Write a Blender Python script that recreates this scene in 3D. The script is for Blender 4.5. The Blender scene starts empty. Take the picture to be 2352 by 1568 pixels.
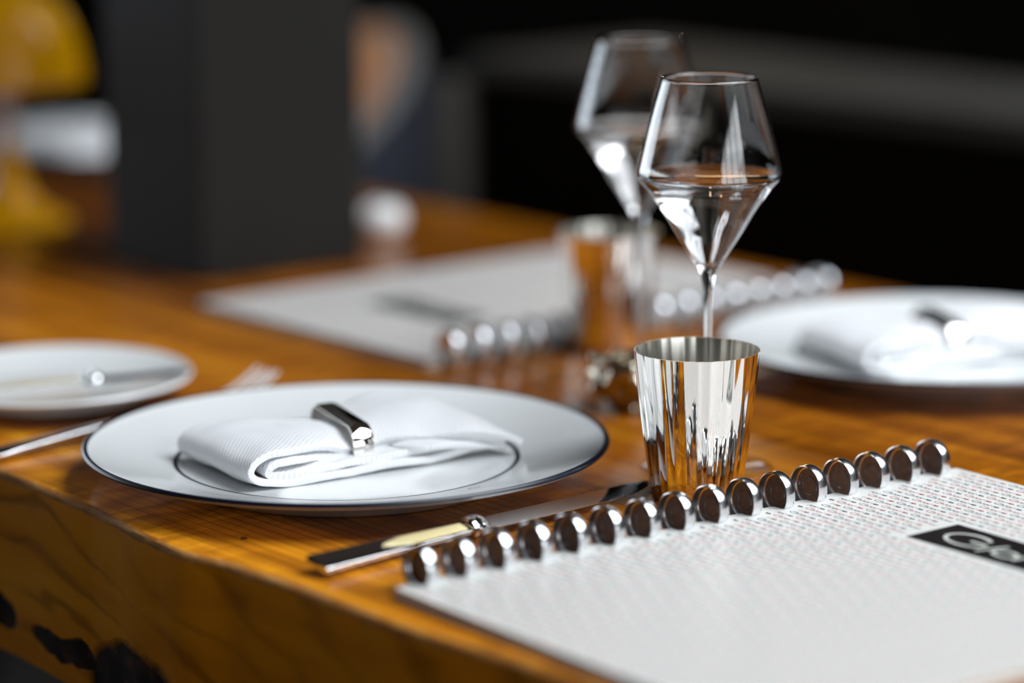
import bpy, bmesh, math, random
from mathutils import Vector, Matrix, noise
random.seed(7)
PI = math.pi
TZ = 0.75                       # height of the table top above the floor
S = bpy.context.scene
C = S.collection

# ------------------------------------------------------------ camera, world, lights, exposure
FPX, CH, PITCH, ROLL = 6675.3, 0.4058, 0.2010, -0.0058      # lens in pixels, height above table, pitch, roll
cam_d = bpy.data.cameras.new('camera')
cam = bpy.data.objects.new('camera', cam_d); C.objects.link(cam)
cam_d.sensor_width = 36.0
cam_d.lens = FPX / 2352 * 36.0
cam_d.clip_start = 0.05; cam_d.clip_end = 60
cam_d.dof.use_dof = True
cam_d.dof.focus_distance = 1.572
cam_d.dof.aperture_fstop = 1.95
cam.matrix_world = (Matrix.Translation((0, 0, CH + TZ)) @ Matrix.Rotation(PI/2 - PITCH, 4, 'X')
                    @ Matrix.Rotation(ROLL, 4, 'Z'))
S.camera = cam

S.view_settings.view_transform = 'Standard'
S.view_settings.look = 'None'
S.view_settings.exposure = 0.0
S.view_settings.gamma = 1.0
S.view_settings.use_curve_mapping = False

w = bpy.data.worlds.new('world'); S.world = w; w.use_nodes = True
w.node_tree.nodes['Background'].inputs[0].default_value = (0.75, 0.85, 1.0, 1)
w.node_tree.nodes['Background'].inputs[1].default_value = 0.05

def area(name, loc, target, sx, sy, power, color):
    l = bpy.data.lights.new(name, 'AREA'); l.shape = 'RECTANGLE'; l.size = sx; l.size_y = sy
    l.energy = power; l.color = color
    o = bpy.data.objects.new(name, l); C.objects.link(o)
    o.location = loc
    o.rotation_euler = (Vector(target) - Vector(loc)).to_track_quat('-Z', 'Y').to_euler()
    return o
RA = math.radians(-40.3)                                    # the room is turned against the table
r1 = Vector((math.cos(RA), math.sin(RA), 0)); r2 = Vector((-math.sin(RA), math.cos(RA), 0))
def room(a, b, z): return r1*a + r2*b + Vector((0, 0, z))
TGT = Vector((0.05, 1.6, TZ))
# added soft overhead fill, then daylight through the right-hand and left-hand windows
area('overhead_fill', room(.85, 2.35, 3.12), room(.85, 2.35, 0), 2.6, 2.4, 245, (0.90, 0.95, 1.0))
area('window_light_right', room(3.36, 0.2, 1.75), room(0, 0.2, 1.75), 3.5, 1.8, 98, (0.93, 0.97, 1.0))
area('window_light_left', room(-6.86, 1.8, 1.75), room(0, 1.8, 1.75), 4.4, 1.9, 112, (0.80, 0.90, 1.0))

# a small warm wall lamp on the far wall, above the frame, that glints in glass and water
wl_ = bpy.data.lights.new('wall_lamp_light', 'POINT'); wl_.energy = 7; wl_.color = (1.0, .72, .42); wl_.shadow_soft_size = .035
wlo = bpy.data.objects.new('wall_lamp_light', wl_); C.objects.link(wlo); wlo.location = (0.38, 6.15, 1.50)

# ------------------------------------------------------------ helpers
def gp(px, py, z=0.0):
    """point of the table plane (plus z) seen at a pixel of the 2352x1568 photograph; used for measuring only"""
    X, Y = px - 1176, py - 784
    c, s = math.cos(-ROLL), math.sin(-ROLL)
    x0 = X*c - Y*s; y0 = X*s + Y*c
    dY = FPX*math.cos(PITCH) - y0*math.sin(PITCH); dZ = -FPX*math.sin(PITCH) - y0*math.cos(PITCH)
    t = (z - CH) / dZ
    return Vector((x0*t, dY*t, TZ + z))

def mesh(name, verts, faces, mats=None, parent=None, loc=None, rotz=0.0, smooth=True, midx=None, uvs=None):
    me = bpy.data.meshes.new(name)
    me.from_pydata([tuple(v) for v in verts], [], faces)
    if mats is not None:
        for m in (mats if isinstance(mats, (list, tuple)) else [mats]): me.materials.append(m)
    if midx: me.polygons.foreach_set('material_index', midx)
    me.polygons.foreach_set('use_smooth', [smooth]*len(me.polygons))
    if uvs:
        ul = me.uv_layers.new(name='UVMap')
        for li, l in enumerate(me.loops): ul.data[li].uv = uvs[l.vertex_index]
    me.update()
    o = bpy.data.objects.new(name, me); C.objects.link(o)
    if loc is not None: o.location = loc
    o.rotation_euler.z = rotz
    if parent is not None: o.parent = parent
    return o

def empty(name, loc, rotz=0.0):
    o = bpy.data.objects.new(name, None); C.objects.link(o)
    o.location = loc; o.rotation_euler.z = rotz; o.empty_display_size = 0.02
    return o
def tag(o, label=None, cat=None, group=None, kind=None):
    if label: o['label'] = label
    if cat: o['category'] = cat
    if group: o['group'] = group
    if kind: o['kind'] = kind
    return o
def kids(o): return [x for x in bpy.data.objects if x.parent == o]
def copy_tree(o, parent=None):
    c = o.copy(); C.objects.link(c); c.parent = parent
    for ch in kids(o): copy_tree(ch, c)
    return c

def fix_normals(o, sharp=None):
    bm = bmesh.new(); bm.from_mesh(o.data)
    bmesh.ops.recalc_face_normals(bm, faces=bm.faces)
    if sharp is not None:
        for e in bm.edges:
            if len(e.link_faces) == 2 and e.calc_face_angle(0) > sharp: e.smooth = False
    bm.to_mesh(o.data); bm.free()
    return o

def spline(pts, n):
    """Catmull-Rom through points of any dimension"""
    P = [Vector(p) if len(p) > 1 else p for p in pts]
    P = [pts[0]] + list(pts) + [pts[-1]]
    out = []
    for i in range(1, len(P)-2):
        p0, p1, p2, p3 = P[i-1], P[i], P[i+1], P[i+2]
        for k in range(n):
            t = k/n
            out.append(tuple(0.5*((2*b) + (-a+c)*t + (2*a-5*b+4*c-d)*t*t + (-a+3*b-3*c+d)*t**3)
                             for a, b, c, d in zip(p0, p1, p2, p3)))
    out.append(tuple(P[-2]))
    return out

def lathe(name, prof, mats, parent=None, loc=None, seg=96, sharp=math.radians(40), closed=False, midx=None, rfun=None, fix=True):
    """revolve (r, z) profile; poles where r is 0"""
    V, F, M = [], [], []
    rows = []
    for (r, z) in prof:
        if r < 1e-7:
            rows.append([len(V)]); V.append((0, 0, z))
        else:
            row = []
            for k in range(seg):
                a = 2*PI*k/seg
                rr = r if rfun is None else rfun(r, a, z)
                row.append(len(V)); V.append((rr*math.cos(a), rr*math.sin(a), z))
            rows.append(row)
    n = len(rows)
    for i in range(n if closed else n-1):
        A, B = rows[i], rows[(i+1) % n]
        for k in range(seg):
            k2 = (k+1) % seg
            if len(A) == 1 and len(B) == 1: continue
            if len(A) == 1: F.append((A[0], B[k], B[k2]))
            elif len(B) == 1: F.append((A[k], A[k2], B[0]))
            else: F.append((A[k], A[k2], B[k2], B[k]))
            M.append(midx(prof[i], prof[(i+1) % n]) if midx else 0)
    o = mesh(name, V, F, mats, parent, loc, midx=M)
    return fix_normals(o, sharp) if fix else o

def box_verts(cx, cy, cz, sx, sy, sz):
    return [(cx+a*sx/2, cy+b*sy/2, cz+c*sz/2) for a in (-1, 1) for b in (-1, 1) for c in (-1, 1)]
BF = [(0,1,3,2), (4,6,7,5), (0,4,5,1), (2,3,7,6), (0,2,6,4), (1,5,7,3)]
def boxes(name, lst, mat, parent=None, loc=None, rotz=0.0, bevel=0.0, mats=None):
    V, F = [], []
    for b in lst:
        k = len(V); V += box_verts(*b); F += [tuple(k+i for i in f) for f in BF]
    o = mesh(name, V, F, mat, parent, loc, rotz, smooth=False)
    fix_normals(o)
    if bevel:
        md = o.modifiers.new('bevel', 'BEVEL'); md.width = bevel; md.segments = 3
        md.limit_method = 'ANGLE'
    return o

def sweep(name, path, sect, mat, parent=None, loc=None, rotz=0.0, closed=False, caps=True, smooth=True, up=(0,0,1)):
    """path: list of (x,y,z[,sx,sy]); sect: closed 2D outline in (side, up)"""
    n = len(path); V, F = [], []
    for i, p in enumerate(path):
        a = Vector(path[(i-1) % n if closed else max(i-1, 0)][:3]); b = Vector(path[(i+1) % n if closed else min(i+1, n-1)][:3])
        t = (b-a).normalized(); upv = Vector(up)
        s = t.cross(upv).normalized(); u = s.cross(t).normalized()
        sx = p[3] if len(p) > 3 else 1; sy = p[4] if len(p) > 4 else sx
        for q in sect: V.append(Vector(p[:3]) + s*q[0]*sx + u*q[1]*sy)
    m = len(sect)
    for i in range(n if closed else n-1):
        for k in range(m):
            k2 = (k+1) % m; j = (i+1) % n
            F.append((i*m+k, i*m+k2, j*m+k2, j*m+k))
    if caps and not closed:
        F.append(tuple(range(m))); F.append(tuple((n-1)*m+k for k in range(m)))
    o = mesh(name, V, F, mat, parent, loc, rotz, smooth=smooth)
    return fix_normals(o, math.radians(42))
def ell(rx, ry, n=16): return [(rx*math.cos(2*PI*k/n), ry*math.sin(2*PI*k/n)) for k in range(n)]

# ------------------------------------------------------------ materials
class NT:
    def __init__(self, name):
        self.m = bpy.data.materials.new(name); self.m.use_nodes = True
        self.t = self.m.node_tree; self.b = self.t.nodes['Principled BSDF']
    def n(self, typ, **kw):
        nd = self.t.nodes.new(typ)
        for k, v in kw.items():
            if hasattr(nd, k): setattr(nd, k, v)
            else: nd.inputs[k.replace('_', ' ')].default_value = v
        return nd
    def l(self, a, b): self.t.links.new(a, b)
    def coords(self, scale, kind='Object', rot=(0, 0, 0), src=None):
        if src is None: src = self.n('ShaderNodeTexCoord').outputs[kind]
        mp = self.n('ShaderNodeMapping'); mp.inputs['Scale'].default_value = scale; mp.inputs['Rotation'].default_value = rot
        self.l(src, mp.inputs['Vector']); return mp.outputs[0]
    def noise(self, vec, scale=1, detail=4, rough=.55, dist=0):
        nd = self.n('ShaderNodeTexNoise'); nd.inputs['Scale'].default_value = scale
        nd.inputs['Detail'].default_value = detail; nd.inputs['Roughness'].default_value = rough
        nd.inputs['Distortion'].default_value = dist
        self.l(vec, nd.inputs['Vector']); return nd.outputs['Fac']
    def ramp(self, fac, stops, interp='LINEAR'):
        r = self.n('ShaderNodeValToRGB'); r.color_ramp.interpolation = interp
        while len(r.color_ramp.elements) < len(stops): r.color_ramp.elements.new(.5)
        for e, (p, c) in zip(r.color_ramp.elements, stops):
            e.position = p; e.color = (c, c, c, 1) if isinstance(c, (int, float)) else (*c, 1)
        self.l(fac, r.inputs[0]); return r.outputs['Color']
    def mix(self, a, b, fac, mode='MIX'):
        x = self.n('ShaderNodeMix', data_type='RGBA', blend_type=mode)
        for sock, v in ((x.inputs[0], fac), (x.inputs[6], a), (x.inputs[7], b)):
            if hasattr(v, 'is_linked') or isinstance(v, bpy.types.NodeSocket): self.l(v, sock)
            elif isinstance(v, (int, float)) and sock == x.inputs[0]: sock.default_value = v
            else: sock.default_value = (*v, 1) if not isinstance(v, (int, float)) else (v, v, v, 1)
        return x.outputs[2]
    def math(self, op, a, b=None):
        x = self.n('ShaderNodeMath', operation=op)
        for i, v in enumerate((a, b)):
            if v is None: continue
            if isinstance(v, (int, float)): x.inputs[i].default_value = v
            else: self.l(v, x.inputs[i])
        return x.outputs[0]
    def bump(self, h, strength=.3, dist=.001):
        b = self.n('ShaderNodeBump'); b.inputs['Strength'].default_value = strength; b.inputs['Distance'].default_value = dist
        self.l(h, b.inputs['Height']); self.l(b.outputs[0], self.b.inputs['Normal'])

def mat(name, col, rough=.5, metal=0, spec=None, coat=0, trans=0, ior=None, var=0.0, vs=40, bumps=0.0, emit=None, es=0):
    t = NT(name); b = t.b
    b.inputs['Roughness'].default_value = rough; b.inputs['Metallic'].default_value = metal
    b.inputs['Coat Weight'].default_value = coat; b.inputs['Coat Roughness'].default_value = .08
    b.inputs['Transmission Weight'].default_value = trans
    if ior: b.inputs['IOR'].default_value = ior
    if spec is not None: b.inputs['Specular IOR Level'].default_value = spec
    b.inputs['Base Color'].default_value = (*col, 1)
    if var or bumps:
        f = t.noise(t.coords((1, 1, 1)), vs, 4)
        if var:
            t.l(t.ramp(f, [(.3, tuple(c*(1-var) for c in col)), (.7, tuple(min(1, c*(1+var)) for c in col))]), b.inputs['Base Color'])
        if bumps: t.bump(f, bumps, .002)
    if emit: b.inputs['Emission Color'].default_value = (*emit, 1); b.inputs['Emission Strength'].default_value = es
    return t.m

def wood_top():
    t = NT('oiled_pine_top')
    tc = t.n('ShaderNodeTexCoord').outputs['Object']
    broad = t.noise(t.coords((.9, 7.5, 1), src=tc), 1, 3, .5, .4)
    mid = t.noise(t.coords((1.6, 42, 1), src=tc), 1, 4, .6, .5)
    base = t.ramp(mid, [(.25, (.19, .055, .004)), (.42, (.46, .150, .007)), (.58, (.72, .27, .012)), (.76, (.98, .50, .035))])
    tone = t.ramp(broad, [(.34, (.30, .22, .16)), (.48, (.78, .72, .66)), (.64, (1.2, 1.2, 1.1))])
    col = t.mix(base, tone, .75, 'MULTIPLY')
    sy = t.n('ShaderNodeSeparateXYZ'); t.l(tc, sy.inputs[0])
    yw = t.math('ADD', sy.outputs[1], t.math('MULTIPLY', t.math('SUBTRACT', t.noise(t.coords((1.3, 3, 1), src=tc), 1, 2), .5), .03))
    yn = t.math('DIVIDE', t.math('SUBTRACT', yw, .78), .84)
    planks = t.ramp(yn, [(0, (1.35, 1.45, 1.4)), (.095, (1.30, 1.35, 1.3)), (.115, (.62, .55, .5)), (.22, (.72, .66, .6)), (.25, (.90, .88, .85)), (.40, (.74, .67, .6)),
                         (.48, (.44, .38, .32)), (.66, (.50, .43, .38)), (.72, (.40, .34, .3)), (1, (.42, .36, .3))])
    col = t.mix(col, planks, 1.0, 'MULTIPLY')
    # narrow dark growth lines that come in bundles
    wv = t.n('ShaderNodeTexWave', wave_type='BANDS', bands_direction='Y', wave_profile='SIN')
    wv.inputs['Scale'].default_value = 42; wv.inputs['Distortion'].default_value = 5.0
    wv.inputs['Detail'].default_value = 2.5; wv.inputs['Detail Scale'].default_value = .6
    t.l(t.coords((.045, 1, 1), src=tc), wv.inputs['Vector'])
    lines = t.ramp(wv.outputs['Fac'], [(.02, .42), (.10, .96), (1, 1.0)])
    bundle = t.ramp(t.noise(t.coords((1.1, 14, 1), src=tc), 1, 2), [(.44, 0), (.60, 1)])
    col = t.mix(col, t.mix(col, lines, 1.0, 'MULTIPLY'), bundle)
    # ripple figure across the grain
    fig = t.ramp(t.noise(t.coords((75, 16, 1), src=tc), 1, 3, .6, .6), [(.34, (.78, .70, .6)), (.47, (.98, .96, .94)), (.62, (1.5, 1.6, 1.55))])
    figm = t.ramp(t.noise(t.coords((3.2, 5, 1), src=tc), 1, 2), [(.36, 0), (.52, .95)])
    col = t.mix(col, t.mix(col, fig, 1.0, 'MULTIPLY'), figm)
    # reddish blotches
    red = t.ramp(t.noise(t.coords((5, 9, 1), src=tc), 1, 3), [(.58, 0), (.76, .5)])
    col = t.mix(col, (.16, .035, .010), red)
    t.l(col, t.b.inputs['Base Color'])
    t.l(t.ramp(mid, [(.3, .27), (.7, .20)]), t.b.inputs['Roughness'])
    t.b.inputs['Specular IOR Level'].default_value = .28
    t.bump(lines, .12, .0006)
    return t.m
def wood_side():
    t = NT('oiled_pine_side')
    tc = t.n('ShaderNodeTexCoord').outputs['Object']
    sp = t.n('ShaderNodeSeparateXYZ'); t.l(tc, sp.inputs[0])
    wp = t.math('MULTIPLY', t.math('SUBTRACT', t.noise(t.coords((7, 1, 16), src=tc), 1, 3, .5, .3), .5), 1.5)
    ex = t.math('DIVIDE', t.math('ADD', sp.outputs[0], 1.42), .085)
    ez = t.math('DIVIDE', t.math('ADD', sp.outputs[2], .135), .042)
    rad = t.math('ADD', t.math('SQRT', t.math('ADD', t.math('MULTIPLY', ex, ex), t.math('MULTIPLY', ez, ez))), wp)
    sn = t.math('ADD', t.math('MULTIPLY', t.math('SINE', t.math('MULTIPLY', rad, 10.5)), .5), .5)
    amt = t.ramp(t.noise(t.coords((9, 1, 20), src=tc), 1, 2), [(.38, .25), (.6, 1)])
    ln = t.mix((1, 1, 1), t.ramp(sn, [(0, .45), (.22, .9), (1, 1.0)]), amt)
    b = t.noise(t.coords((5, 5, 22), src=tc), 1, 4, .5, .6)
    base = t.ramp(b, [(.3, (.62, .19, .006)), (.55, (.84, .30, .009)), (.75, (.95, .38, .014))])
    col = t.mix(base, ln, .8, 'MULTIPLY')
    # dark burr in the lower part of the face, an irregular band
    wob = t.math('MULTIPLY', t.math('SUBTRACT', t.noise(t.coords((24, 1, 30), src=tc), 1, 4), .5), .022)
    def blob(cx, cz, rx, rz):
        dx = t.math('DIVIDE', t.math('SUBTRACT', sp.outputs[0], cx), rx)
        dz = t.math('DIVIDE', t.math('SUBTRACT', t.math('ADD', sp.outputs[2], wob), cz), rz)
        return t.math('ADD', t.math('MULTIPLY', dx, dx), t.math('MULTIPLY', dz, dz))
    k = t.math('MINIMUM', blob(-1.285, -.102, .066, .037), blob(-1.375, -.090, .042, .010))
    k = t.math('MINIMUM', k, blob(-1.452, -.084, .020, .012))
    km = t.ramp(k, [(.75, 1), (1.0, 0)])
    inner = t.ramp(t.noise(t.coords((70, 1, 90), src=tc), 1, 4), [(.40, (.010, .005, .004)), (.55, (.028, .010, .005)), (.72, (.10, .045, .02))])
    col = t.mix(col, inner, km)
    t.l(col, t.b.inputs['Base Color']); t.b.inputs['Roughness'].default_value = .45
    t.b.inputs['Specular IOR Level'].default_value = .03
    t.bump(t.math('ADD', ln, t.math('MULTIPLY', km, -1.5)), .35, .0015)
    return t.m
def wood_edge():
    t = NT('worn_pine_edge')
    f = t.noise(t.coords((60, 60, 200)), 1, 5, .6)
    t.l(t.ramp(f, [(.3, (.30, .10, .015)), (.5, (.42, .18, .045)), (.7, (.55, .28, .09))]), t.b.inputs['Base Color'])
    t.b.inputs['Roughness'].default_value = .65; t.b.inputs['Specular IOR Level'].default_value = .05; t.bump(f, .5, .0012)
    return t.m
def terry():
    t = NT('white_waffle_cotton')
    sp = t.n('ShaderNodeSeparateXYZ'); t.l(t.n('ShaderNodeTexCoord').outputs['UV'], sp.inputs[0])
    k = 2*PI/.0034
    sx = t.math('SINE', t.math('MULTIPLY', sp.outputs[0], k)); sy = t.math('SINE', t.math('MULTIPLY', sp.outputs[1], k))
    w_ = t.math('MULTIPLY', sx, sy)
    f = t.noise(t.coords((1, 1, 1)), 900, 3)
    h = t.math('ADD', t.math('MULTIPLY', w_, .5), t.math('MULTIPLY', f, .7))
    t.b.inputs['Base Color'].default_value = (.82, .83, .85, 1); t.b.inputs['Roughness'].default_value = .9
    t.b.inputs['Specular IOR Level'].default_value = .1
    t.b.inputs['Sheen Weight'].default_value = .3
    t.b.inputs['Subsurface Weight'].default_value = .0
    t.bump(h, .38, .0010)
    return t.m

M_top, M_side, M_edge, M_terry = wood_top(), wood_side(), wood_edge(), terry()
M_porc = mat('white_porcelain', (.88, .905, .91), .14, coat=.5, var=.01)
M_under = mat('unglazed_porcelain_foot', (.62, .58, .54), .35, var=.03)
M_navy = mat('navy_glaze', (.003, .006, .018), .35, coat=0, var=.05)
M_silver = mat('polished_silver', (.93, .90, .86), .025, 1, var=.01, vs=10)
M_silver_in = mat('satin_silver', (.62, .60, .55), .28, 1, var=.03, vs=30)
M_steel = mat('polished_steel', (.80, .81, .82), .07, 1, var=.02)
M_alu = mat('brushed_aluminium', (.72, .74, .77), .20, 1, var=.04, vs=300)
M_alu_d = mat('anodised_aluminium_web', (.16, .155, .16), .42, 1, var=.14, vs=260)
M_cream = mat('cream_reflection', (.80, .68, .36), .25, coat=.3, var=.06, vs=90)  # flat cream standing in for a warm reflection in the steel handles
M_glass = mat('clear_glass', (1, 1, 1), 0.0, trans=1, ior=1.50)
def thin_glass():
    t = NT('thin_clear_glass'); out = t.t.nodes['Material Output']
    tr = t.n('ShaderNodeBsdfTransparent'); gl = t.n('ShaderNodeBsdfGlossy'); gl.inputs['Roughness'].default_value = .02
    tr.inputs[0].default_value = (.97, .97, .97, 1)
    fr = t.n('ShaderNodeFresnel'); fr.inputs['IOR'].default_value = 1.5
    mx = t.n('ShaderNodeMixShader'); t.l(t.math('MULTIPLY', fr.outputs[0], t.math('SUBTRACT', 1.0, t.n('ShaderNodeNewGeometry').outputs['Backfacing'])), mx.inputs[0]); t.l(tr.outputs[0], mx.inputs[1]); t.l(gl.outputs[0], mx.inputs[2])
    t.l(mx.outputs[0], out.inputs['Surface']); return t.m
M_gfoot = thin_glass()
M_water = mat('water', (1, 1, 1), 0.0, trans=1, ior=1.33)
M_paper = mat('white_card', (.73, .73, .70), .42, spec=.35, var=.012, vs=12)
M_pages = mat('paper_edges', (.62, .58, .52), .8, var=.12, vs=500)
M_black = mat('black_print', (.006, .004, .006), .4, var=.05)
M_red = mat('red_print', (.42, .035, .045), .5, var=.05)
M_ink = mat('dark_ink', (.018, .022, .035), .5, var=.05)
M_letter = mat('pale_grey_print', (.62, .64, .58), .4, var=.03)
M_amber = mat('mustard_lacquer', (.98, .46, .002), .25, coat=.12, spec=.25, var=.06, vs=9)
M_stemw = mat('pale_pearl_metal', (.80, .70, .68), .25, .3, var=.04)
M_char = mat('charcoal_paint', (.0150, .0138, .0122), .6, spec=.15, var=.12, vs=6)
M_wall = mat('black_wall_panel', (.0045, .0040, .0034), .8, spec=0, var=.15, vs=3)
M_wall_p = mat('dark_plaster', (.05, .045, .04), .8, spec=.2, var=.15, vs=3)
M_seat = mat('dark_grey_ledge', (.030, .028, .025), .7, spec=.15, var=.12, vs=8)
M_endp = mat('grey_painted_panel', (.085, .082, .075), .7, spec=.2, var=.10, vs=8)
M_bfront = mat('black_upholstery', (.0055, .0048, .0038), .8, spec=0, var=.15, vs=8)
M_ceil = mat('brown_grey_ceiling', (.17, .14, .12), .8, spec=.2, var=.1, vs=3)
M_floor = mat('dark_floor_boards', (.03, .022, .016), .5, var=.25, vs=5)
M_tan = mat('tan_leather', (.80, .30, .055), .6, spec=.15, var=.08, vs=20)
M_navyf = mat('navy_fabric', (.014, .017, .028), .85, var=.1, vs=60)
M_piping = mat('grey_leather_trim', (.22, .21, .20), .5, var=.08, vs=60)
M_leg = mat('dark_metal_leg', (.02, .02, .02), .45, .6, var=.1)
M_frame = mat('black_window_frame', (.012, .012, .012), .5, var=.1)
M_salt = mat('tarnished_silver', (.42, .37, .29), .14, 1, var=.25, vs=70)

# ------------------------------------------------------------ the setting
def plane_box(name, a0, a1, b0, b1, z0, z1, m, kind='structure'):
    o = boxes(name, [((a0+a1)/2, (b0+b1)/2, (z0+z1)/2, a1-a0, b1-b0, z1-z0)], m, rotz=RA)
    if kind: o['kind'] = kind
    return o
A0, A1, B0, B1, HC = -7.0, 3.5, -3.0, 5.42, 3.2
plane_box('floor', A0, A1, B0, B1, -.1, 0, M_floor)
plane_box('wall_back', A0, A1, B1, B1+.1, 0, HC, M_wall)
plane_box('wall_front', A0, A1, B0-.1, B0, 0, HC, M_wall_p)
def holed_wall(name, a, sgn, bs, z0, z1):
    """side wall with a window opening from bs[0] to bs[1], z0 to z1"""
    t = .1*sgn; c = a + t/2
    lst = [(c, (B0+bs[0])/2, HC/2, .1, bs[0]-B0, HC), (c, (B1+bs[1])/2, HC/2, .1, B1-bs[1], HC),
           (c, sum(bs)/2, z0/2, .1, bs[1]-bs[0], z0), (c, sum(bs)/2, (z1+HC)/2, .1, bs[1]-bs[0], HC-z1)]
    o = boxes(name, lst, M_wall_p, rotz=RA); o['kind'] = 'structure'
holed_wall('wall_right', A1, 1, (-1.55, 1.95), .8, 2.75)
holed_wall('wall_left', A0, -1, (-.4, 4.0), .8, 2.75)
RL = (-.45, 2.15, 1.15, 3.55)      # ceiling opening made for the added overhead fill
lst = [((A0+RL[0])/2, (B0+B1)/2, HC+.05, RL[0]-A0, B1-B0, .1), ((A1+RL[1])/2, (B0+B1)/2, HC+.05, A1-RL[1], B1-B0, .1),
       ((RL[0]+RL[1])/2, (B0+RL[2])/2, HC+.05, RL[1]-RL[0], RL[2]-B0, .1), ((RL[0]+RL[1])/2, (B1+RL[3])/2, HC+.05, RL[1]-RL[0], B1-RL[3], .1)]
boxes('ceiling', lst, M_ceil, rotz=RA)['kind'] = 'structure'
def window(name, a, b0, b1, z0, z1, n, face):
    lst = []
    for i in range(n+1):
        b = b0 + (b1-b0)*i/n
        lst.append((a, b, (z0+z1)/2, .06, .07, z1-z0))
    for z in (z0, z0+(z1-z0)*.68, z1): lst.append((a, (b0+b1)/2, z, .055, b1-b0, .06))
    o = boxes(name, lst, M_frame, rotz=RA); o['kind'] = 'structure'
window('window_1', A1-.2, -1.55, 1.95, .8, 2.72, 4, 1)
window('window_2', A0+.2, -.4, 4.0, .8, 2.72, 6, 1)
lst = [(.85, RL[2]+i*.6, 3.07, 2.6, .05, .05) for i in range(5)] + [(RL[0]+i*.65, 2.35, 3.07, .05, 2.4, .05) for i in range(5)]
boxes('overhead_fill_bars', lst, M_frame, rotz=RA)['kind'] = 'structure'  # glazing bars below the added overhead fill panel

# black banquette along the far side of the table
BA = math.atan2(-.7738, .6334)
bq = empty('banquette_bench', (0, 0, 0), BA)
tag(bq, 'long black banquette with a grey ledge running behind the far side of the table', 'bench')
boxes('backrest', [(-1.05, 1.95, .417, 2.46, .26, .834)], M_bfront, bq, bevel=.01)
boxes('seat_cushion', [(-1.05, 1.70, .24, 2.46, .22, .44)], M_bfront, bq, bevel=.01)
boxes('ledge', [(-1.05, 1.94, .845, 2.48, .25, .022)], M_seat, bq, bevel=.003)
boxes('end_panel', [(-2.31, 1.95, .415, .035, .30, .83)], M_endp, bq, bevel=.004)

# ------------------------------------------------------------ table
TA = math.atan2(-.7738, .6334)
tb = empty('dining_table', (0, 0, 0), TA)
tag(tb, 'thick orange-brown wooden dining table with a chipped front edge', 'table')
def edge_off(t):
    K = [(-9, .795), (-1.452, .803), (-1.344, .7975), (-1.262, .7885), (-1.235, .7866), (-1.19, .7925), (-1.1336, .7948), (-1.062, .7945), (-.975, .801), (-.934, .8035), (-.6, .80), (9, .80)]
    for (a, va), (b, vb) in zip(K, K[1:]):
        if a <= t <= b:
            s = (t-a)/(b-a); s = s*s*(3-2*s); return va+(vb-va)*s
    return .795
T0, T1, TH = -3.05, .35, .114
cols = []
t = T0
while t < T1:
    cols.append(t); t += .004 if -1.6 < t < -.8 else .04
cols.append(T1)
V, F, MI = [], [], []
def nz(t, k, s=1.0): return noise.noise(Vector((t*s, k*3.7, .3)))
prof_n = None
for t in cols:
    e = edge_off(t) + .0006*nz(t, 1, 40)
    ch = .0030 + .0018*max(0, nz(t, 2, 22)) + .0005*abs(nz(t, 3, 120))         # chipped arris
    ch2 = .0035 + .005*max(0, nz(t, 5, 13)) + .0012*abs(nz(t, 4, 110))
    bt = .002*nz(t, 6, 8)
    row = [(1.605, -TH), (1.605+bt, -TH*.5), (1.605, -.004), (1.601, 0), (1.3, 0), (1.0, 0), (e+ch, 0), (e+ch*.35, -ch2*.22), (e+ch*.05, -ch2*.6), (e-.0002, -ch2),
           (e-.001+bt*.3, -.03), (e-.001+bt, -.06), (e+bt, -.09), (e+.003+bt*.6, -TH+.003), (e+.007, -TH)]
    V += [(t, m, z+TZ) for m, z in row]; R = len(row)
mi = [1, 1, 1, 0, 0, 0, 2, 2, 2, 1, 1, 1, 1, 1, 1]
for i in range(len(cols)-1):
    for k in range(R):
        k2 = (k+1) % R
        F.append((i*R+k, i*R+k2, (i+1)*R+k2, (i+1)*R+k)); MI.append(mi[k])
F.append(tuple(range(R))); MI.append(1); F.append(tuple((len(cols)-1)*R+k for k in range(R))); MI.append(1)
# local z measured from the table top so the side grain knows where it is
o = mesh('tabletop', [(x, y, z-TZ) for x, y, z in V], F, [M_top, M_side, M_edge], tb, (0, 0, TZ), midx=MI)
fix_normals(o, math.radians(35))
for tx in (-2.8, -.35):
    for m in (.93, 1.47):
        boxes('leg', [(tx, m, (TZ-TH)/2, .09, .09, TZ-TH)], M_leg, tb, bevel=.006)
boxes('stretcher', [(-1.575, 1.2, .16, 2.4, .06, .08), (-2.8, 1.2, .16, .06, .5, .08), (-.35, 1.2, .16, .06, .5, .08)], M_leg, tb)
# small nail hole in front of the plate
hp = gp(560, 1236, 0)
lathe('nail_hole', [(0, .0003), (.0016, .0003), (.0022, .0)], M_black, None, None, 20).parent = tb
nh = bpy.data.objects['nail_hole']; nh.location = Matrix.Rotation(-TA, 3, 'Z') @ Vector((hp.x, hp.y, 0)); nh.location.z = TZ

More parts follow.
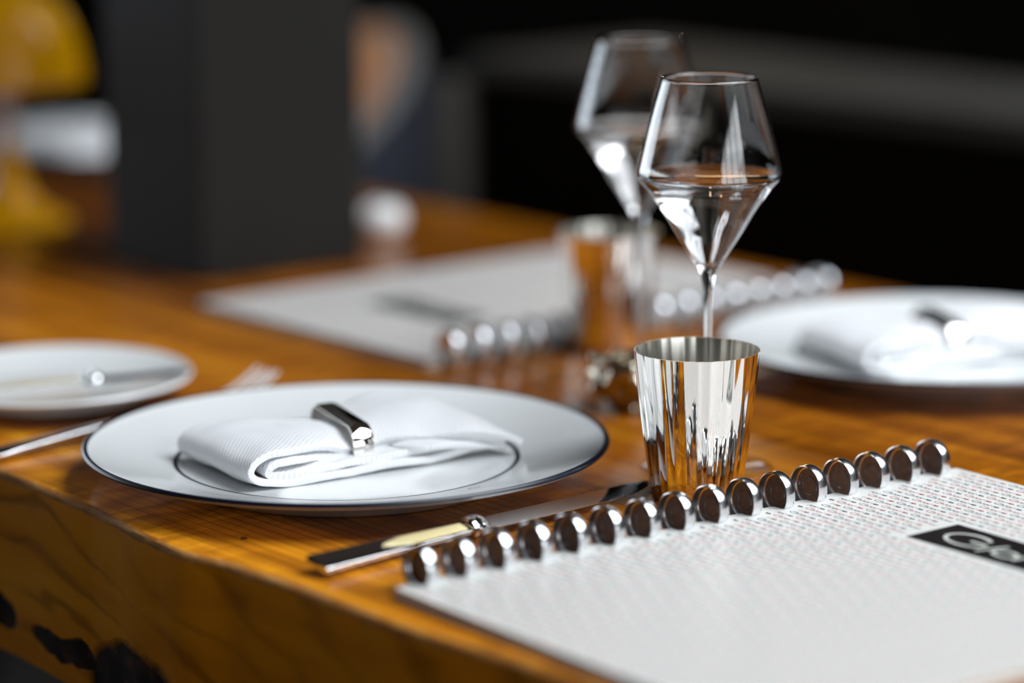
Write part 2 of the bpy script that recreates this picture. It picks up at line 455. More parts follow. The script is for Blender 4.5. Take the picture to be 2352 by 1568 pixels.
# ------------------------------------------------------------ plates
PC = Vector((-.0945, 1.6126, TZ)); PF = Vector((.2871, 1.8949, TZ))
def plate_profile(R, rw, zw, zr):
    """top surface then underside; well radius rw at height zw, rim R at zr"""
    top = [(0, zw-.0012), (rw*.6, zw-.0012), (rw-.004, zw-.0008), (rw-.0014, zw-.0002), (rw+.0014, zw+.0003), (rw+.005, zw+.0012)]
    for k in range(1, 9):
        s = k/8; top.append((rw+.005+(R-.0034-rw-.005)*s, zw+.0012+(zr-.0012-zw-.0006)*(s**1.15)))
    top += [(R-.0026, zr-.0002), (R-.0012, zr), (R-.0003, zr-.0006), (R, zr-.0016), (R-.0005, zr-.0026), (R-.0018, zr-.0034)]
    bot = [(R-.012, zr-.0058), (R-.03, zr-.0105), (rw+.004, .0035), (rw-.002, .0008), (rw-.004, 0), (rw-.008, 0), (rw-.0095, .0022), (rw*.5, .0036), (0, .0036)]
    return top + bot, top
def make_plate(name, R, rw, zw, zr, navy=True):
    root = empty(name, (0, 0, 0))
    prof, top = plate_profile(R, rw, zw, zr)
    if navy:
        def mi_(p, q):
            r = (p[0]+q[0])/2; z = (p[1]+q[1])/2
            if r > R-.0036 and z > zr-.0024: return 1
            if abs(r-rw) < .0013 and z > zw-.001 and z < zw+.001: return 1
            if r < rw-.001 and z < .003: return 2
            return 0
        lathe('plate_body', prof, [M_porc, M_navy, M_under], root, seg=160, midx=mi_)
    else:
        lathe('plate_body', prof, [M_porc], root, seg=128)
    return root
plate = make_plate('dinner_plate', .15, .0975, .0105, .022)
plate.location = PC
tag(plate, 'large white dinner plate with a navy rim line, in focus between fork and table knife', 'plate', 'white dinner plates')
# small printed mark on the rim
mk = gp(1090, 1107, .0165) - PC
V, F = [], []
def ribbon(V, F, pts, w_, tf):
    """flat stroke of width w_ along 2D points; tf maps 2D to 3D"""
    k = len(V); n = len(pts)
    for i, p in enumerate(pts):
        a = pts[max(i-1, 0)]; b = pts[min(i+1, n-1)]
        dx, dy = b[0]-a[0], b[1]-a[1]; L = math.hypot(dx, dy) or 1
        nx, ny = -dy/L*w_/2, dx/L*w_/2
        V.append(tf(p[0]+nx, p[1]+ny)); V.append(tf(p[0]-nx, p[1]-ny))
    for i in range(n-1): F.append((k+2*i, k+2*i+1, k+2*i+3, k+2*i+2))
def arc(cx, cy, rx, ry, a0, a1, n=16):
    return [(cx+rx*math.cos(math.radians(a0+(a1-a0)*i/n)), cy+ry*math.sin(math.radians(a0+(a1-a0)*i/n))) for i in range(n+1)]
ribbon(V, F, arc(0, 0, .0032, .0024, 50, 330) + [(.0034, -.0002), (.0006, -.0002)], .0007, lambda x, y: (x, y, 0))
m_o = mesh('rim_mark', V, F, M_navy, plate)
sl = (.0225-.0117)/.045                                                       # slope of the rim
rr = math.hypot(mk.x, mk.y); th = math.atan2(mk.y, mk.x)
prof_, top_ = plate_profile(.15, .0975, .0105, .022)
def top_z(r):
    for (a, za), (b, zb) in zip(top_, top_[1:]):
        if a <= r <= b: return za+(zb-za)*(r-a)/(b-a)
    return .0093
m_o.matrix_local = Matrix.Translation((mk.x, mk.y, top_z(rr)+.0005)) @ Matrix.Rotation(th, 4, 'Z') @ Matrix.Rotation(-math.atan(.22), 4, 'Y') @ Matrix.Rotation(PI/2-.2, 4, 'Z')

plate2 = copy_tree(plate); plate2.location = PF
tag(plate2, 'large white dinner plate cut by the right edge, behind the fluted cup', 'plate')
PB = gp(255, 312, .022); PB.z = TZ
plate3 = copy_tree(plate); plate3.location = PB
tag(plate3, 'blurred white plate far back behind the mustard lamp and grey pillar', 'plate')

# ------------------------------------------------------------ napkin and ring
NA = math.radians(32.5)
def ribbon_sheet(name, ctrl, mat_, parent, thick=.0036, nu=9, nt=30, seed=0, droop=.0, wav=.0008):
    """ctrl: (a, z, bf, bb, droop); a sheet swept from front bf to back bb"""
    P = spline(ctrl, nu); V, F, U = [], [], []
    L = 0; Ls = [0]
    for p, q in zip(P, P[1:]): L += math.hypot(q[0]-p[0], q[1]-p[1]); Ls.append(L)
    for i, (p, ln_) in enumerate(zip(P, Ls)):
        a, z, bf, bb, dr = p
        for k in range(nt+1):
            s = k/nt; b = bf + (bb-bf)*s
            e = abs(2*s-1)
            zz = z - dr*e**3
            wv = wav*noise.noise(Vector((a*38+seed, b*42, seed*3.1)))*2 + wav*.5*noise.noise(Vector((a*110, b*25, seed)))
            aa = a + .0015*noise.noise(Vector((b*60, seed*2.0, a*8)))
            V.append((aa, b + .0012*noise.noise(Vector((a*50, seed*5.0, 1.0)))*(1 if k in (0, nt) else 0), zz + wv)); U.append((ln_, b))
    m = nt+1
    for i in range(len(P)-1):
        for k in range(nt): F.append((i*m+k, i*m+k+1, (i+1)*m+k+1, (i+1)*m+k))
    o = mesh(name, V, F, mat_, parent, uvs=U)
    fix_normals(o)
    md = o.modifiers.new('thick', 'SOLIDIFY'); md.thickness = thick; md.offset = 0
    md = o.modifiers.new('round', 'BEVEL'); md.width = thick*.42; md.segments = 3; md.limit_method = 'ANGLE'; md.angle_limit = math.radians(50)
    return o
nroot = empty('folded_napkin', PC + Vector((-.045, -.0768, 0)), NA)
tag(nroot, 'white waffle-weave napkin folded long and pinched by a silver ring, on the nearest plate', 'napkin', 'folded white napkins on dinner plates')
# outer wrap: runs along the plate, turns up at the left end, and returns over the top
ribbon_sheet('outer_fold', [
    (.150, .0150, .003, .062, 0), (.105, .0136, .000, .074, 0), (.055, .0126, .000, .080, 0), (.018, .0122, .000, .085, 0),
    (.004, .0135, .000, .087, 0), (-.0030, .0190, .000, .087, 0), (.001, .0258, .000, .087, .0005), (.016, .0300, .001, .087, .001),
    (.038, .0312, .006, .083, .0035), (.060, .0300, .012, .074, .0070), (.075, .0290, .014, .068, .0090), (.090, .0330, .012, .082, .0085),
    (.112, .0365, .004, .094, .0110), (.135, .0350, -.006, .104, .0100), (.155, .0265, -.009, .100, .005), (.166, .0180, -.010, .092, 0)],
    M_terry, nroot, .0042, seed=1.3)
ribbon_sheet('inner_fold', [
    (.128, .0190, .004, .066, 0), (.090, .0185, .003, .070, 0), (.050, .0172, .002, .078, 0), (.022, .0165, .001, .084, 0),
    (.012, .0170, .001, .085, 0), (.0080, .0198, .001, .085, 0), (.012, .0232, .001, .085, 0), (.026, .0248, .003, .084, .001),
    (.050, .0245, .012, .074, .004), (.075, .0235, .015, .066, .006), (.100, .0280, .013, .084, .006), (.125, .0272, .001, .094, .004),
    (.150, .0215, -.004, .092, .0015), (.158, .0175, -.004, .088, .0)],
    M_terry, nroot, .0040, seed=4.1)
# flap that slips out under the fanned end
ribbon_sheet('corner_flap', [
    (.092, .0215, .010, .050, .001), (.103, .0235, -.001, .055, .002), (.122, .0218, -.004, .060, .002), (.145, .0185, -.004, .064, .001), (.160, .0150, -.003, .066, .0)],
    M_terry, nroot, .0036, seed=7.7)

ring_root = empty('napkin_ring', PC + Vector((-.045, -.0768, 0)), NA)
tag(ring_root, 'polished silver band around the middle of the nearest napkin', 'napkin ring', 'silver napkin rings')
def rr_path(b0, b1, z0, z1, r, n=8):
    pts = []
    for cx, cz, a0 in ((b1-r, z1-r, 0), (b0+r, z1-r, 90), (b0+r, z0+r, 180), (b1-r, z0+r, 270)):
        for i in range(n+1):
            a = math.radians(a0+90*i/n); pts.append((cx+r*math.cos(a), cz+r*math.sin(a)))
    return pts
pp = rr_path(.010, .074, .0120, .0335, .0085)
V, F = [], []
band = [(-.0066, .0), (-.0064, .0010), (-.0035, .0016), (.0035, .0016), (.0064, .0010), (.0066, .0), (.0064, -.0002), (-.0064, -.0002)]
npp = len(pp); cb, cz = .040, .0225
for i, (b, z) in enumerate(pp):
    a, c = pp[i-1], pp[(i+1) % npp]
    tx, tz_ = c[0]-a[0], c[1]-a[1]; L = math.hypot(tx, tz_); nx, nzv = tz_/L, -tx/L
    arch = .0028*math.cos((b-cb)/.032*PI/2) if z > cz else 0
    for (s, h) in band:
        V.append((.0765 + s + (b-cb)*.12, b+nx*h, z+nzv*h+arch+(b-cb)*.055))
for i in range(npp):
    for k in range(8):
        k2 = (k+1) % 8; j = (i+1) % npp
        F.append((i*8+k, i*8+k2, j*8+k2, j*8+k))
fix_normals(mesh('band', V, F, M_silver, ring_root), math.radians(35))

off = PF - PC
for (dst, turn, lab_n, lab_r) in ((PF, math.radians(-9), 'white folded napkin on the plate at the right edge', 'silver band around the napkin on the right-hand plate'),
                            (PB, math.radians(12), 'blurred white folded napkin on the farthest plate behind the lamp', 'silver band around the napkin on the farthest plate')):
    for src, lab in ((nroot, lab_n), (ring_root, lab_r)):
        c = copy_tree(src)
        v = Matrix.Rotation(turn, 3, 'Z') @ (src.location - PC)
        c.location = dst + v + Vector((0, 0, 0)); c.rotation_euler.z = NA + turn
        tag(c, lab)

# ------------------------------------------------------------ side plate, butter knife, fork, dinner knife
SP = Vector((-.2941, 1.8117, TZ))
sp_ = make_plate('side_plate', .09, .055, .0085, .018, navy=False)
sp_.location = SP
tag(sp_, 'small plain white side plate cut by the left edge, carrying a butter knife', 'plate')

def frame_obj(root_name, p0, p1, label, cat, group=None, roll=0.0):
    """Empty at p0 whose local +x runs towards p1 (also tilted)"""
    o = bpy.data.objects.new(root_name, None); C.objects.link(o); o.empty_display_size = .02
    x = (p1-p0).normalized(); y = Vector((0, 0, 1)).cross(x).normalized(); z = x.cross(y)
    o.matrix_world = Matrix.Translation(p0) @ Matrix((x, y, z)).transposed().to_4x4() @ Matrix.Rotation(roll, 4, 'X')
    return tag(o, label, cat, group)
def rect_sect(w_, h, r, n=4):
    pts = []
    for cx, cy, a0 in ((w_/2-r, h/2-r, 0), (-w_/2+r, h/2-r, 90), (-w_/2+r, -h/2+r, 180), (w_/2-r, -h/2+r, 270)):
        for i in range(n+1):
            a = math.radians(a0+90*i/n); pts.append((cx+r*math.cos(a), cy+r*math.sin(a)))
    return pts
def knife(root, L, bol, refl0, refl1, blade_w, hw0, hw1, th=.0065, blade_turn=0.0):
    # handle, flaring towards the butt
    path = [(0, 0, 0, hw1/.016, 1), (.0012, 0, 0, hw1/.016*1.02, 1.0)]
    for k in range(1, 13):
        s = k/12; path.append((bol*s, 0, 0, (hw1+(hw0-hw1)*s)/.016, 1-.15*s))
    sweep('handle', path, rect_sect(.016, th, .0009), M_steel, root)
    V, F = [], []  # raised cream strip: a warm reflection painted onto the steel handle
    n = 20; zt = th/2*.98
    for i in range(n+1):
        s = i/n; x = refl0+(refl1-refl0)*s
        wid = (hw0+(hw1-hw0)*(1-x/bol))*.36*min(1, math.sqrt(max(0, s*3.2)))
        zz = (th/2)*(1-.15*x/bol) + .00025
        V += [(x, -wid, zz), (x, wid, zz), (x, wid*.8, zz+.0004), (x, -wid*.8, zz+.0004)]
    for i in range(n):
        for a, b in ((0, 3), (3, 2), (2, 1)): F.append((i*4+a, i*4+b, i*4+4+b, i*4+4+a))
    fix_normals(mesh('painted_reflection', V, F, M_cream, root))['label'] = 'painted cream reflection'
    # bolster: two beads and a foot
    def bead(x, r, h, ww):
        return [(x+h*math.cos(a)*.5, 0, 0, max(.05, math.sin(a))*r) for a in [PI*k/8 for k in range(8, -1, -1)]]
    sweep('bolster', [(bol-.001, 0, 0, .8), (bol, 0, 0, 1.25), (bol+.002, 0, 0, 1.32), (bol+.0035, 0, 0, 1.0), (bol+.0045, 0, 0, .95), (bol+.006, 0, 0, 1.35),
                      (bol+.0085, 0, 0, 1.35), (bol+.0105, 0, 0, 1.0), (bol+.012, 0, 0, .85)], ell(.0058, .0042, 24), M_steel, root)
    # blade
    b0 = bol+.011; V, F = [], []; n = 36
    for i in range(n+1):
        s = i/n; x = b0+(L-b0)*s
        back = blade_w*(.42 - .05*s) * (1 if s < .86 else 1-((s-.86)/.14)**2*.25)
        front = -blade_w*(.50 + .12*math.sin(min(1, s*1.1)*PI)*.7) * (1 if s < .72 else math.sqrt(max(0, 1-((s-.72)/.28)**2.2)))
        if s > .72: front = front + back*.72*((s-.72)/.28)**2
        if s < .05: front *= .75+5*s
        tck = .0011*(1-.6*s)
        V += [(x, back, tck), (x, back*.2, tck*.92), (x, front, .00012), (x, front, -.00012), (x, back*.2, -tck*.92), (x, back, -tck)]
    for i in range(n):
        for k in range(6):
            k2 = (k+1) % 6; F.append((i*6+k, i*6+k2, i*6+6+k2, i*6+6+k))
    F.append(tuple(range(6))); F.append(tuple(n*6+k for k in range(6)))
    bl = fix_normals(mesh('blade', V, F, M_steel, root), math.radians(18))
    bl.rotation_euler.x = blade_turn

p0 = gp(728, 1296, .0064); p1 = gp(1499, 1109, .0046)
kn = frame_obj('dinner_knife', p0, p1, 'silver table knife with a cream reflection painted on its handle, lying between plate and ring-bound menu', 'knife', roll=math.radians(14))
bolp = (gp(1070, 1212, .0055)-p0).length
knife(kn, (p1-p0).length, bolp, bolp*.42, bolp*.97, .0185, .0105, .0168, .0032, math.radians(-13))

p0 = gp(-60, 903, .0175); p1 = gp(438, 851, .0215)
bk = frame_obj('butter_knife', p0, p1, 'slim butter knife with a cream reflection painted on its handle, resting across the small side plate', 'knife')
bolp = (gp(192, 876, .0195)-p0).length
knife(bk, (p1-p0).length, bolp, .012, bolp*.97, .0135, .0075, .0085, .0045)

p0 = gp(-22, 1044, .0042); p1 = gp(624, 884, .0125)
M_fork = mat('satin_steel', (.93, .94, .95), .40, .35, var=.02)
fk = frame_obj('dinner_fork', p0, p1, 'silver fork whose four tines show behind the nearest plate', 'fork')
FL = (p1-p0).length
HL = FL*.72
path = [(0, 0, 0, 1.25, .9), (.004, 0, 0, 1.55, 1), (.02, 0, .0004, 1.25, 1), (.06, 0, .001, .95, 1), (.10, 0, .0012, .62, .95), (HL-.02, 0, .0004, .50, .95), (HL-.006, 0, -.0006, .62, .9), (HL, 0, -.0012, .9, .7)]
sweep('handle', path, rect_sect(.0116, .0030, .0009), M_steel, fk)
V, F = [], []; n = 16
def fork_z(s): return -.0012 - .0042*math.sin(s*PI*.9) + .0012*s + .015*max(0, s-.15)**1.6
for i in range(n+1):                                                            # the shoulder of the head
    s = i/n*.45; x = HL-.002+(FL-HL)*s
    hw = .0046+.0072*math.sin(min(1, s/.40)*PI/2)
    for k in range(9):
        y = -hw+2*hw*k/8; V.append((x, y, fork_z(s) + 30*y*y*.35))
for i in range(n):
    for k in range(8): F.append((i*9+k, i*9+k+1, i*9+10+k, i*9+9+k))
hd = fix_normals(mesh('fork_head', V, F, M_fork, fk)); md = hd.modifiers.new('t', 'SOLIDIFY'); md.thickness = .0016; md.offset = 0
for q in range(4):
    y0 = (-.0102+.0068*q)
    path = [(HL-.002+(FL-HL)*s, y0*(1-.10*max(0, s-.7)), fork_z(s)+30*y0*y0*.35*(1-s*.3), (1.12 if s < .9 else 1.12-.6*(s-.9)/.1), 1) for s in [.40+.60*i/12 for i in range(13)]]
    sweep('tine', path, rect_sect(.0024, .0017, .0005, 2), M_fork, fk)

# ------------------------------------------------------------ fluted silver cups
CUP = Vector((.1014, 1.5605, TZ)); CUPF = Vector((.0664, 1.9596, TZ))
def make_cup():
    root = empty('fluted_cup', CUP)
    NF, per = 30, 8; seg = NF*per
    def flute(r, a, z, amp=.00045):
        u_ = (a*NF/(2*PI)) % 1.0
        return r - amp*math.sin(PI*u_)*(min(1, r/.02))
    R0, R1, H = .0250, .0349, .0829
    out = [(0, .0), (.020, 0), (.0240, .0003), (R0, .0016)]
    for k in range(1, 21):
        s = k/20; out.append((R0+(R1-R0)*s + .0004*math.sin(PI*s), .0016+(H-.0016)*s))
    lathe('outer_wall', out, M_silver, root, seg=seg, sharp=math.radians(30), rfun=flute)
    inn = [(R1, H)] + [(R0-.0009+(R1-R0)*s + .0004*math.sin(PI*s), .004+(H-.004)*s) for s in [1-k/16 for k in range(17)]] + [(.02, .0032), (0, .0032)]
    lathe('inner_wall', inn, M_silver_in, root, seg=seg, sharp=math.radians(30), rfun=flute)
    return root
cup = make_cup(); cup.rotation_euler.z = .05
tag(cup, 'fluted polished silver cup in front, beside the tip of the table knife', 'cup', 'fluted silver cups')
cup2 = copy_tree(cup); cup2.location = CUPF; cup2.rotation_euler.z = .9
tag(cup2, 'blurred fluted silver cup standing farther back by the second menu', 'cup')

# ------------------------------------------------------------ wine glasses with water
GL = Vector((.1114, 1.6215, TZ)); GLF = Vector((.0822, 1.8373, TZ))
def make_glass():
    root = empty('wine_glass', GL)
    W_ = .0009
    bowl = spline([(.0044, .1135), (.0061, .1172), (.0112, .1255), (.0186, .1370), (.0257, .1490), (.0340, .1610), (.0388, .1665), (.0410, .1695),
                   (.0411, .1722), (.0400, .1770), (.0378, .1860), (.0346, .1985), (.0306, .2130), (.0270, .2252)], 5)
    inner = []
    for (r, z) in bowl:
        if z > .1195: inner.append((max(.0001, r-W_*1.15), z + (.0009 if z < .168 else 0)))
    inner_bot = [(0, .1200), (.003, .1203)] + [p for p in inner if p[0] > .0045]
    stem = spline([(.0075, .0062), (.0042, .0105), (.0027, .020), (.0023, .040), (.0021, .070), (.0024, .095), (.0031, .107), (.0044, .1135)], 6)
    foot_t = spline([(.0382, .0016), (.0350, .0021), (.0250, .0029), (.0140, .0042), (.0075, .0062)], 5)
    foot = [(0, .0006), (.035, .0002), (.0378, 0), (.0387, .0008)] + foot_t
    bp = bowl + [(bowl[-1][0]-W_*.35, bowl[-1][1]+.0005), (bowl[-1][0]-W_*.9, bowl[-1][1]+.0001)] + list(reversed(inner_bot))
    lathe('bowl', bp, M_glass, root, seg=128, fix=False)
    lathe('stem', stem, M_glass, root, seg=64, fix=False)
    lathe('foot', foot, M_gfoot, root, seg=128, fix=False)
    return root, inner_bot
glass, inner = make_glass()
tag(glass, 'sharp stemmed wine glass of water directly behind the front cup', 'glass', 'angular stemmed glasses')
WL = .1705
def water(loc):
    pts = [(0, inner[0][1])] + [(r+.00006, z) for r, z in inner[1:] if z < WL]
    pts += [(pts[-1][0]+.00008, WL), (pts[-1][0]-.0012, WL-.0005), (0, WL-.0006)]
    o = lathe('water', pts, M_water, None, loc, seg=128, sharp=math.radians(60)); return o
wt = water(GL); tag(wt, 'clear still water in the bowl of the sharp front glass', 'water', 'water in the glasses')
glass2 = copy_tree(glass); glass2.location = GLF
tag(glass2, 'out-of-focus stemmed wine glass standing behind and left of the sharp one', 'glass')
wt2 = wt.copy(); C.objects.link(wt2); wt2.location = GLF; tag(wt2, 'clear water in the bowl of the blurred rear glass', 'water')

# ------------------------------------------------------------ menus bound with metal discs
UA = math.radians(37.1); ML, MW = .386, .276
uv_u = Vector((math.cos(UA), math.sin(UA), 0)); uv_v = Vector((math.sin(UA), -math.cos(UA), 0))
TP = .0058                                                          # height of the cover's upper face
def word_strokes():
    return [arc(.165, .105, .165, .105, 38, 335, 22) + [(.325, .10), (.19, .10)],
            [(.335, -.02), (.435, .175)],
            arc(.515, .052, .088, .052, 0, 360, 18),
            [(.615, .0), (.650, .10)], arc(.690, .070, .040, .032, 150, 50, 6),
            [(.745, .0), (.775, .095)], [(.790, .135), (.806, .165)],
            [(.800, .052), (.975, .062)] + arc(.888, .055, .088, .053, 8, 320, 18)]
WS = word_strokes()
def build_menu():
    """local frame: x = along the binding, y = away from it is negative; z = height above table"""
    root = empty('menu', (0, 0, 0))
    NR = 16; r0 = .0172; pitch = (.3705-.0172)/(NR-1)
    discs = [r0 + pitch*i for i in range(NR)]
    # outline with a toothed binding edge (slots for the discs)
    out = [(0, -.0005)]
    for i, x in enumerate(discs):
        out += [(x-.0065, .0012), (x-.0048, .0004), (x-.0044, -.0052), (x+.0044, -.0052), (x+.0048, .0004), (x+.0065, .0016)]
    out += [(ML, -.0005), (ML, -MW), (0, -MW)]
    def slab(name, z0, z1, m, grow=0):
        V, F = [], []
        n = len(out)
        for z in (z0, z1):
            for (x, y) in out: V.append((x + (grow if x > ML/2 else -grow), y-(grow if y < -.1 else 0), z))
        F.append(tuple(range(n, 2*n))); F.append(tuple(reversed(range(n))))
        for k in range(n): F.append((k, (k+1) % n, n+(k+1) % n, n+k))
        o = mesh(name, V, F, m, root, smooth=False)
        bm = bmesh.new(); bm.from_mesh(o.data); bmesh.ops.triangulate(bm, faces=[f for f in bm.faces if len(f.verts) > 4]); bm.to_mesh(o.data); bm.free()
        return o
    slab('cover', TP-.0007, TP, M_paper, .0006)
    slab('page_block', .0012, TP-.0007, M_pages)
    slab('back_cover', .0004, .0012, M_paper, .0006)
    # printed names, in rows that alternate dark and red
    V, F, MI = [], [], []
    lab = (.2610, .2990, -.0872, -.1920)                                # label u0,u1,v0,v1
    a_, d_ = .0222, .01156; wl = .0205
    n_u = int(ML/(d_/2))+2
    for iu in range(-1, n_u):
        for iv in range(-1, 15):
            x = .0045 + iu*d_/2; y = .0095 - iv*a_ - (iu % 2)*a_/2
            # each slanted word starts at (x, y) and reads away from the binding
            for st_ in WS:
                pts = [(x + q[1]*wl*.68, y - (q[0] - q[1]*.15)*wl) for q in st_]
                if any(p[0] < .0015 or p[0] > ML-.0015 or p[1] > -.006 or p[1] < -MW+.0015 for p in pts): continue
                if any(lab[0]-.0035 < p[0] < lab[1]+.0035 and lab[3]-.0035 < p[1] < lab[2]+.0035 for p in pts): continue
                if any(abs(p[0]-dx) < .0055 and p[1] > -.0115 for p in pts for dx in discs): continue
                nf = len(F)
                ribbon(V, F, pts, .00040, lambda px, py: (px, py, TP+.00006))
                MI += [(iv - iu//2) % 2]*(len(F)-nf)
    mesh('printed_pattern', V, F, [M_ink, M_red], root, midx=MI, smooth=False)
    # black title label
    lb = boxes('title_label', [((lab[0]+lab[1])/2, (lab[2]+lab[3])/2, TP+.00012, lab[1]-lab[0], lab[2]-lab[3], .00024)], M_black, root)
    V, F = [], []
    wl2 = .0905; x0, y0 = lab[0]+.0098, lab[2]-.0125
    for st_ in WS:
        ribbon(V, F, [(x0 + q[1]*wl2*1.02, y0 - (q[0]*.94-q[1]*.12)*wl2) for q in st_], .0023, lambda px, py: (px, py, TP+.0003))
    mesh('title_lettering', V, F, M_letter, lb, smooth=False)
    # binding discs
    R = .0119
    for i, x in enumerate(discs):
        # profile along the disc axis: dished web inside a thick rounded rim
        prof = [(0, .0004), (.0048, .0004), (.0051, .0001), (.0054, .0001), (.0057, .0004), (R-.0022, .0004), (R-.0015, .0001), (R-.0011, -.0008), (R-.0008, -.0032), (R-.0005, -.0034), (R-.0001, -.0032),
                (R+.0001, -.0016), (R+.0002, .0), (R, .0016), (R-.0004, .0028), (R-.0008, .0033), (R-.0012, .0033), (R-.0013, .0024), (0, .0022)]
        def mi_(p, q): return 1 if (p[0] < R-.0015 and q[0] < R-.0015) else 0
        if i == 0:
            dd = lathe('binding_disc', prof, [M_alu, M_alu_d], root, seg=80, sharp=math.radians(32), midx=mi_); me = dd.data
        else:
            dd = bpy.data.objects.new('binding_disc', me); C.objects.link(dd); dd.parent = root
        dd.matrix_local = Matrix.Translation((x, .0027, R+.0003)) @ Matrix.Rotation((i*2.3) % 6.28, 4, 'X') @ Matrix.Rotation(PI/2, 4, 'Y')
        if i == 11: key = dd
    # embossed maker's name on the web of one disc
    glyph = {'A': [[(0, 0), (.5, 1), (1, 0)], [(.2, .4), (.8, .4)]], 'T': [[(0, 1), (1, 1)], [(.5, 1), (.5, 0)]],
             'O': [arc(.5, .5, .5, .5, 0, 360, 14)], 'M': [[(0, 0), (.1, 1), (.5, .3), (.9, 1), (1, 0)]]}
    V, F = [], []; hh = .0021
    for k, chh in enumerate('ATOMA'):
        for st_ in glyph[chh]:
            def tf(px, py, k=k):
                # along an arc of the web, tops pointing inwards; the left-hand side of the disc
                ang = math.radians(-38 + k*17 + px/.0021*12)
                rr_ = .0076 + py
                return (.0002, math.cos(ang)*rr_, math.sin(ang)*rr_)
            ribbon(V, F, [(q[0]*hh, q[1]*hh) for q in st_], .00034, tf)
    em = mesh('embossed_name', V, F, M_alu, root, smooth=False)
    em.location = (discs[11], .0027, R+.0003)
    return root
menu = build_menu()
OM = gp(908, 1349, .0058); OM.z = TZ
menu.location = OM; menu.rotation_euler.z = UA
tag(menu, 'ring-bound white menu with red and black name print, filling the lower right corner', 'menu', 'disc-bound menus')
menu2 = copy_tree(menu)
cF = gp(985, 826, .0058); cF.z = TZ
UF = math.radians(39.3)
menu2.location = cF + Vector((math.cos(UF), math.sin(UF), 0))*ML; menu2.rotation_euler.z = UF + PI
tag(menu2, 'out-of-focus white menu lying across the table behind the silver cups', 'menu')

# ------------------------------------------------------------ silver salt dish
def salt():
    root = empty('salt_dish', gp(1446, 938, 0))
    tag(root, 'small lumpy tarnished silver dish half hidden behind the front cup', 'dish')
    def lump(r, a, z):
        k = min(1, r/.012)
        return r*(1 + k*(.10*math.sin(3*a+z*260) + .07*math.sin(5*a-z*330+1.0) + .04*math.sin(9*a+2)))
    prof = spline([(0, .0), (.009, 0), (.012, .002), (.0135, .005), (.0205, .012), (.0235, .020), (.0215, .028), (.0185, .032), (.0180, .0325), (.0170, .031), (.0185, .024), (.0150, .016), (.006, .012), (0, .0115)], 5)
    lathe('dish_body', prof, M_salt, root, seg=96, rfun=lump, sharp=math.radians(70))
    path = []
    for i in range(60):
        a = i/60*2*PI
        path.append((.0212*math.cos(a)*(1+.1*math.sin(3*a)), .0212*math.sin(a)*(1+.1*math.sin(3*a)), .0305+.0022*math.sin(5*a), 1+.35*math.sin(7*a)))
    sweep('twisted_rim', path, ell(.0026, .0026, 12), M_salt, root, closed=True)
salt()

# ------------------------------------------------------------ lamp, pillar, votive bowl
lp = gp(22, 512, 0)
lamp = empty('table_lamp', lp)
tag(lamp, 'glossy mustard mushroom lamp at the upper left', 'lamp')
lathe('lamp_base', spline([(0, 0), (.050, 0), (.0525, .002), (.050, .006), (.034, .013), (.022, .026), (.0145, .044), (.0095, .062), (.0075, .070), (0, .0702)], 6), M_amber, lamp)
lathe('stem', spline([(.0070, .069), (.0085, .080), (.0095, .092), (.0085, .106), (.0060, .116)], 6) , M_stemw, lamp)['label'] = 'pale stem'
dome = spline([(.0050, .110), (.0120, .114), (.040, .1185), (.0675, .1235), (.0700, .1265), (.0690, .140), (.0630, .166), (.0500, .190), (.0300, .2045), (.0120, .2100), (0, .2110)], 7)
lathe('lamp_shade', dome, M_amber, lamp)

pc = (gp(465, 652, 0)); pl_ = gp(225, 596, 0); pr = gp(840, 612, 0)
ang = math.radians(36); side = .150
pil_c = pc + Vector((math.cos(ang), math.sin(ang), 0))*side/2 + Vector((-math.sin(ang), math.cos(ang), 0))*side/2
pil = boxes('square_post', [(0, 0, (HC-TZ)/2, side, side, HC-TZ-.002)], M_char, None, Vector((pil_c.x, pil_c.y, TZ)), ang, bevel=.003)
tag(pil, 'square charcoal post rising from the middle of the table', 'post')

vb = gp(880, 545, 0)
vt = empty('votive_bowl', vb)
tag(vt, 'tiny round white bowl glowing out of focus right of the charcoal post', 'bowl')
lathe('bowl_body', spline([(0, 0), (.008, 0), (.0115, .002), (.0170, .008), (.0190, .016), (.0170, .024), (.0135, .0285), (.0128, .0285), (.0155, .023), (.0172, .016), (.0150, .008), (0, .004)], 5), M_porc, vt)

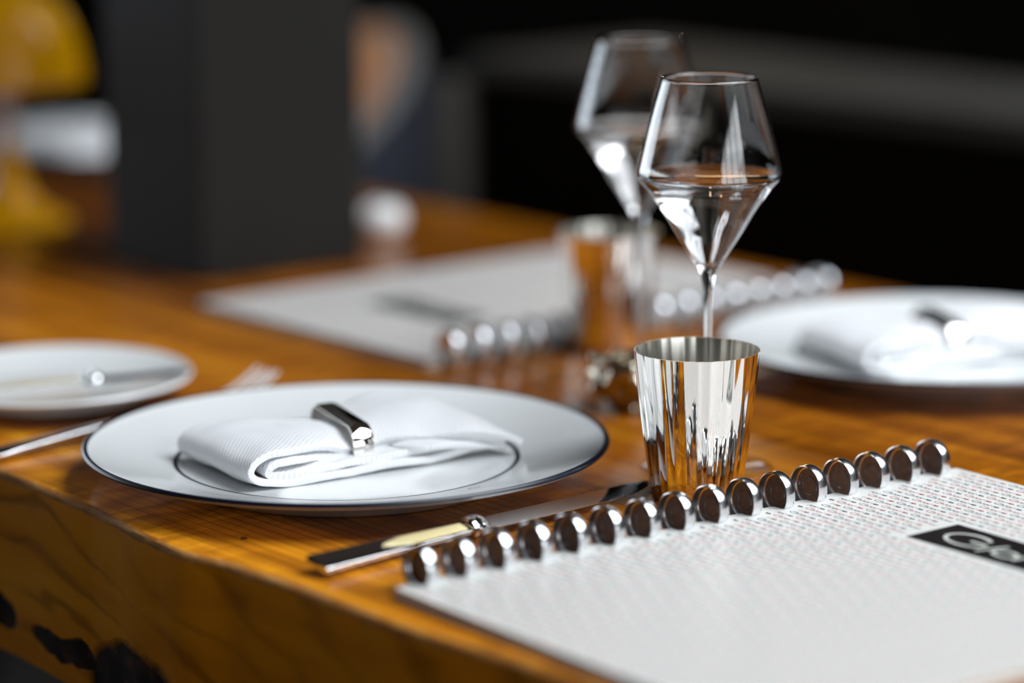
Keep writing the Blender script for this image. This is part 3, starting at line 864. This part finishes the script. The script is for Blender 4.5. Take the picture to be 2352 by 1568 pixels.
# ------------------------------------------------------------ armchair behind the table
def armchair(loc, rz, label):
    root = empty('armchair', loc, rz)
    tag(root, label, 'chair')
    R, T = .27, .045
    def top_h(phi):                                                # phi: 0 at the back, +-115 deg at the arm ends
        u_ = min(1, abs(phi)/math.radians(112)); s = u_*u_*(3-2*u_)
        return .818 - .19*s
    def shell(name, Ri, Ro, m, z0=.30, dz=0):
        V, F = [], []; n, k_ = 56, 10
        for i in range(n+1):
            phi = math.radians(-112+224*i/n); H = top_h(phi)+dz
            ca, sa = math.cos(PI/2+phi), math.sin(PI/2+phi)
            ring_ = [(Ri, z0), (Ro, z0)] + [(Ro+.012*math.sin(PI*s), z0+(H-.015-z0)*s) for s in [j/5 for j in range(1, 6)]] + [((Ri+Ro)/2, H)] + [(Ri-.012*math.sin(PI*s), z0+(H-.015-z0)*s) for s in [1-j/5 for j in range(0, 5)]]
            V += [(r*ca, r*sa, z) for r, z in ring_]; m_ = len(ring_)
        for i in range(n):
            for k in range(m_): F.append((i*m_+k, i*m_+(k+1) % m_, (i+1)*m_+(k+1) % m_, (i+1)*m_+k))
        F.append(tuple(range(m_))); F.append(tuple(n*m_+k for k in range(m_)))
        return fix_normals(mesh(name, V, F, m, root), math.radians(50))
    shell('inner_back', R-.030, R, M_tan)
    shell('outer_shell', R+.001, R+.028, M_navyf, dz=-.008)
    path = []
    for i in range(57):
        phi = math.radians(-112+224*i/56); path.append(((R+.004)*math.cos(PI/2+phi), (R+.004)*math.sin(PI/2+phi), top_h(phi)-.002))
    sweep('piping', path, ell(.014, .009, 12), M_piping, root)
    lathe('seat_cushion', spline([(0, .30), (.225, .30), (.237, .33), (.237, .42), (.215, .452), (.10, .462), (0, .463)], 5), M_tan, root)
    for sx in (-1, 1):
        for sy in (-1, 1):
            sweep('leg', [(sx*.19, sy*.17, .31, 1), (sx*.215, sy*.195, 0, .6)], ell(.018, .018, 12), M_leg, root, up=(0, 1, 0))
ac = gp(690, 300, 0)
armchair(Vector((-.40, 3.50, 0)), TA + math.radians(-18), 'barrel chair, tan inside and navy outside, behind the table beside the post')
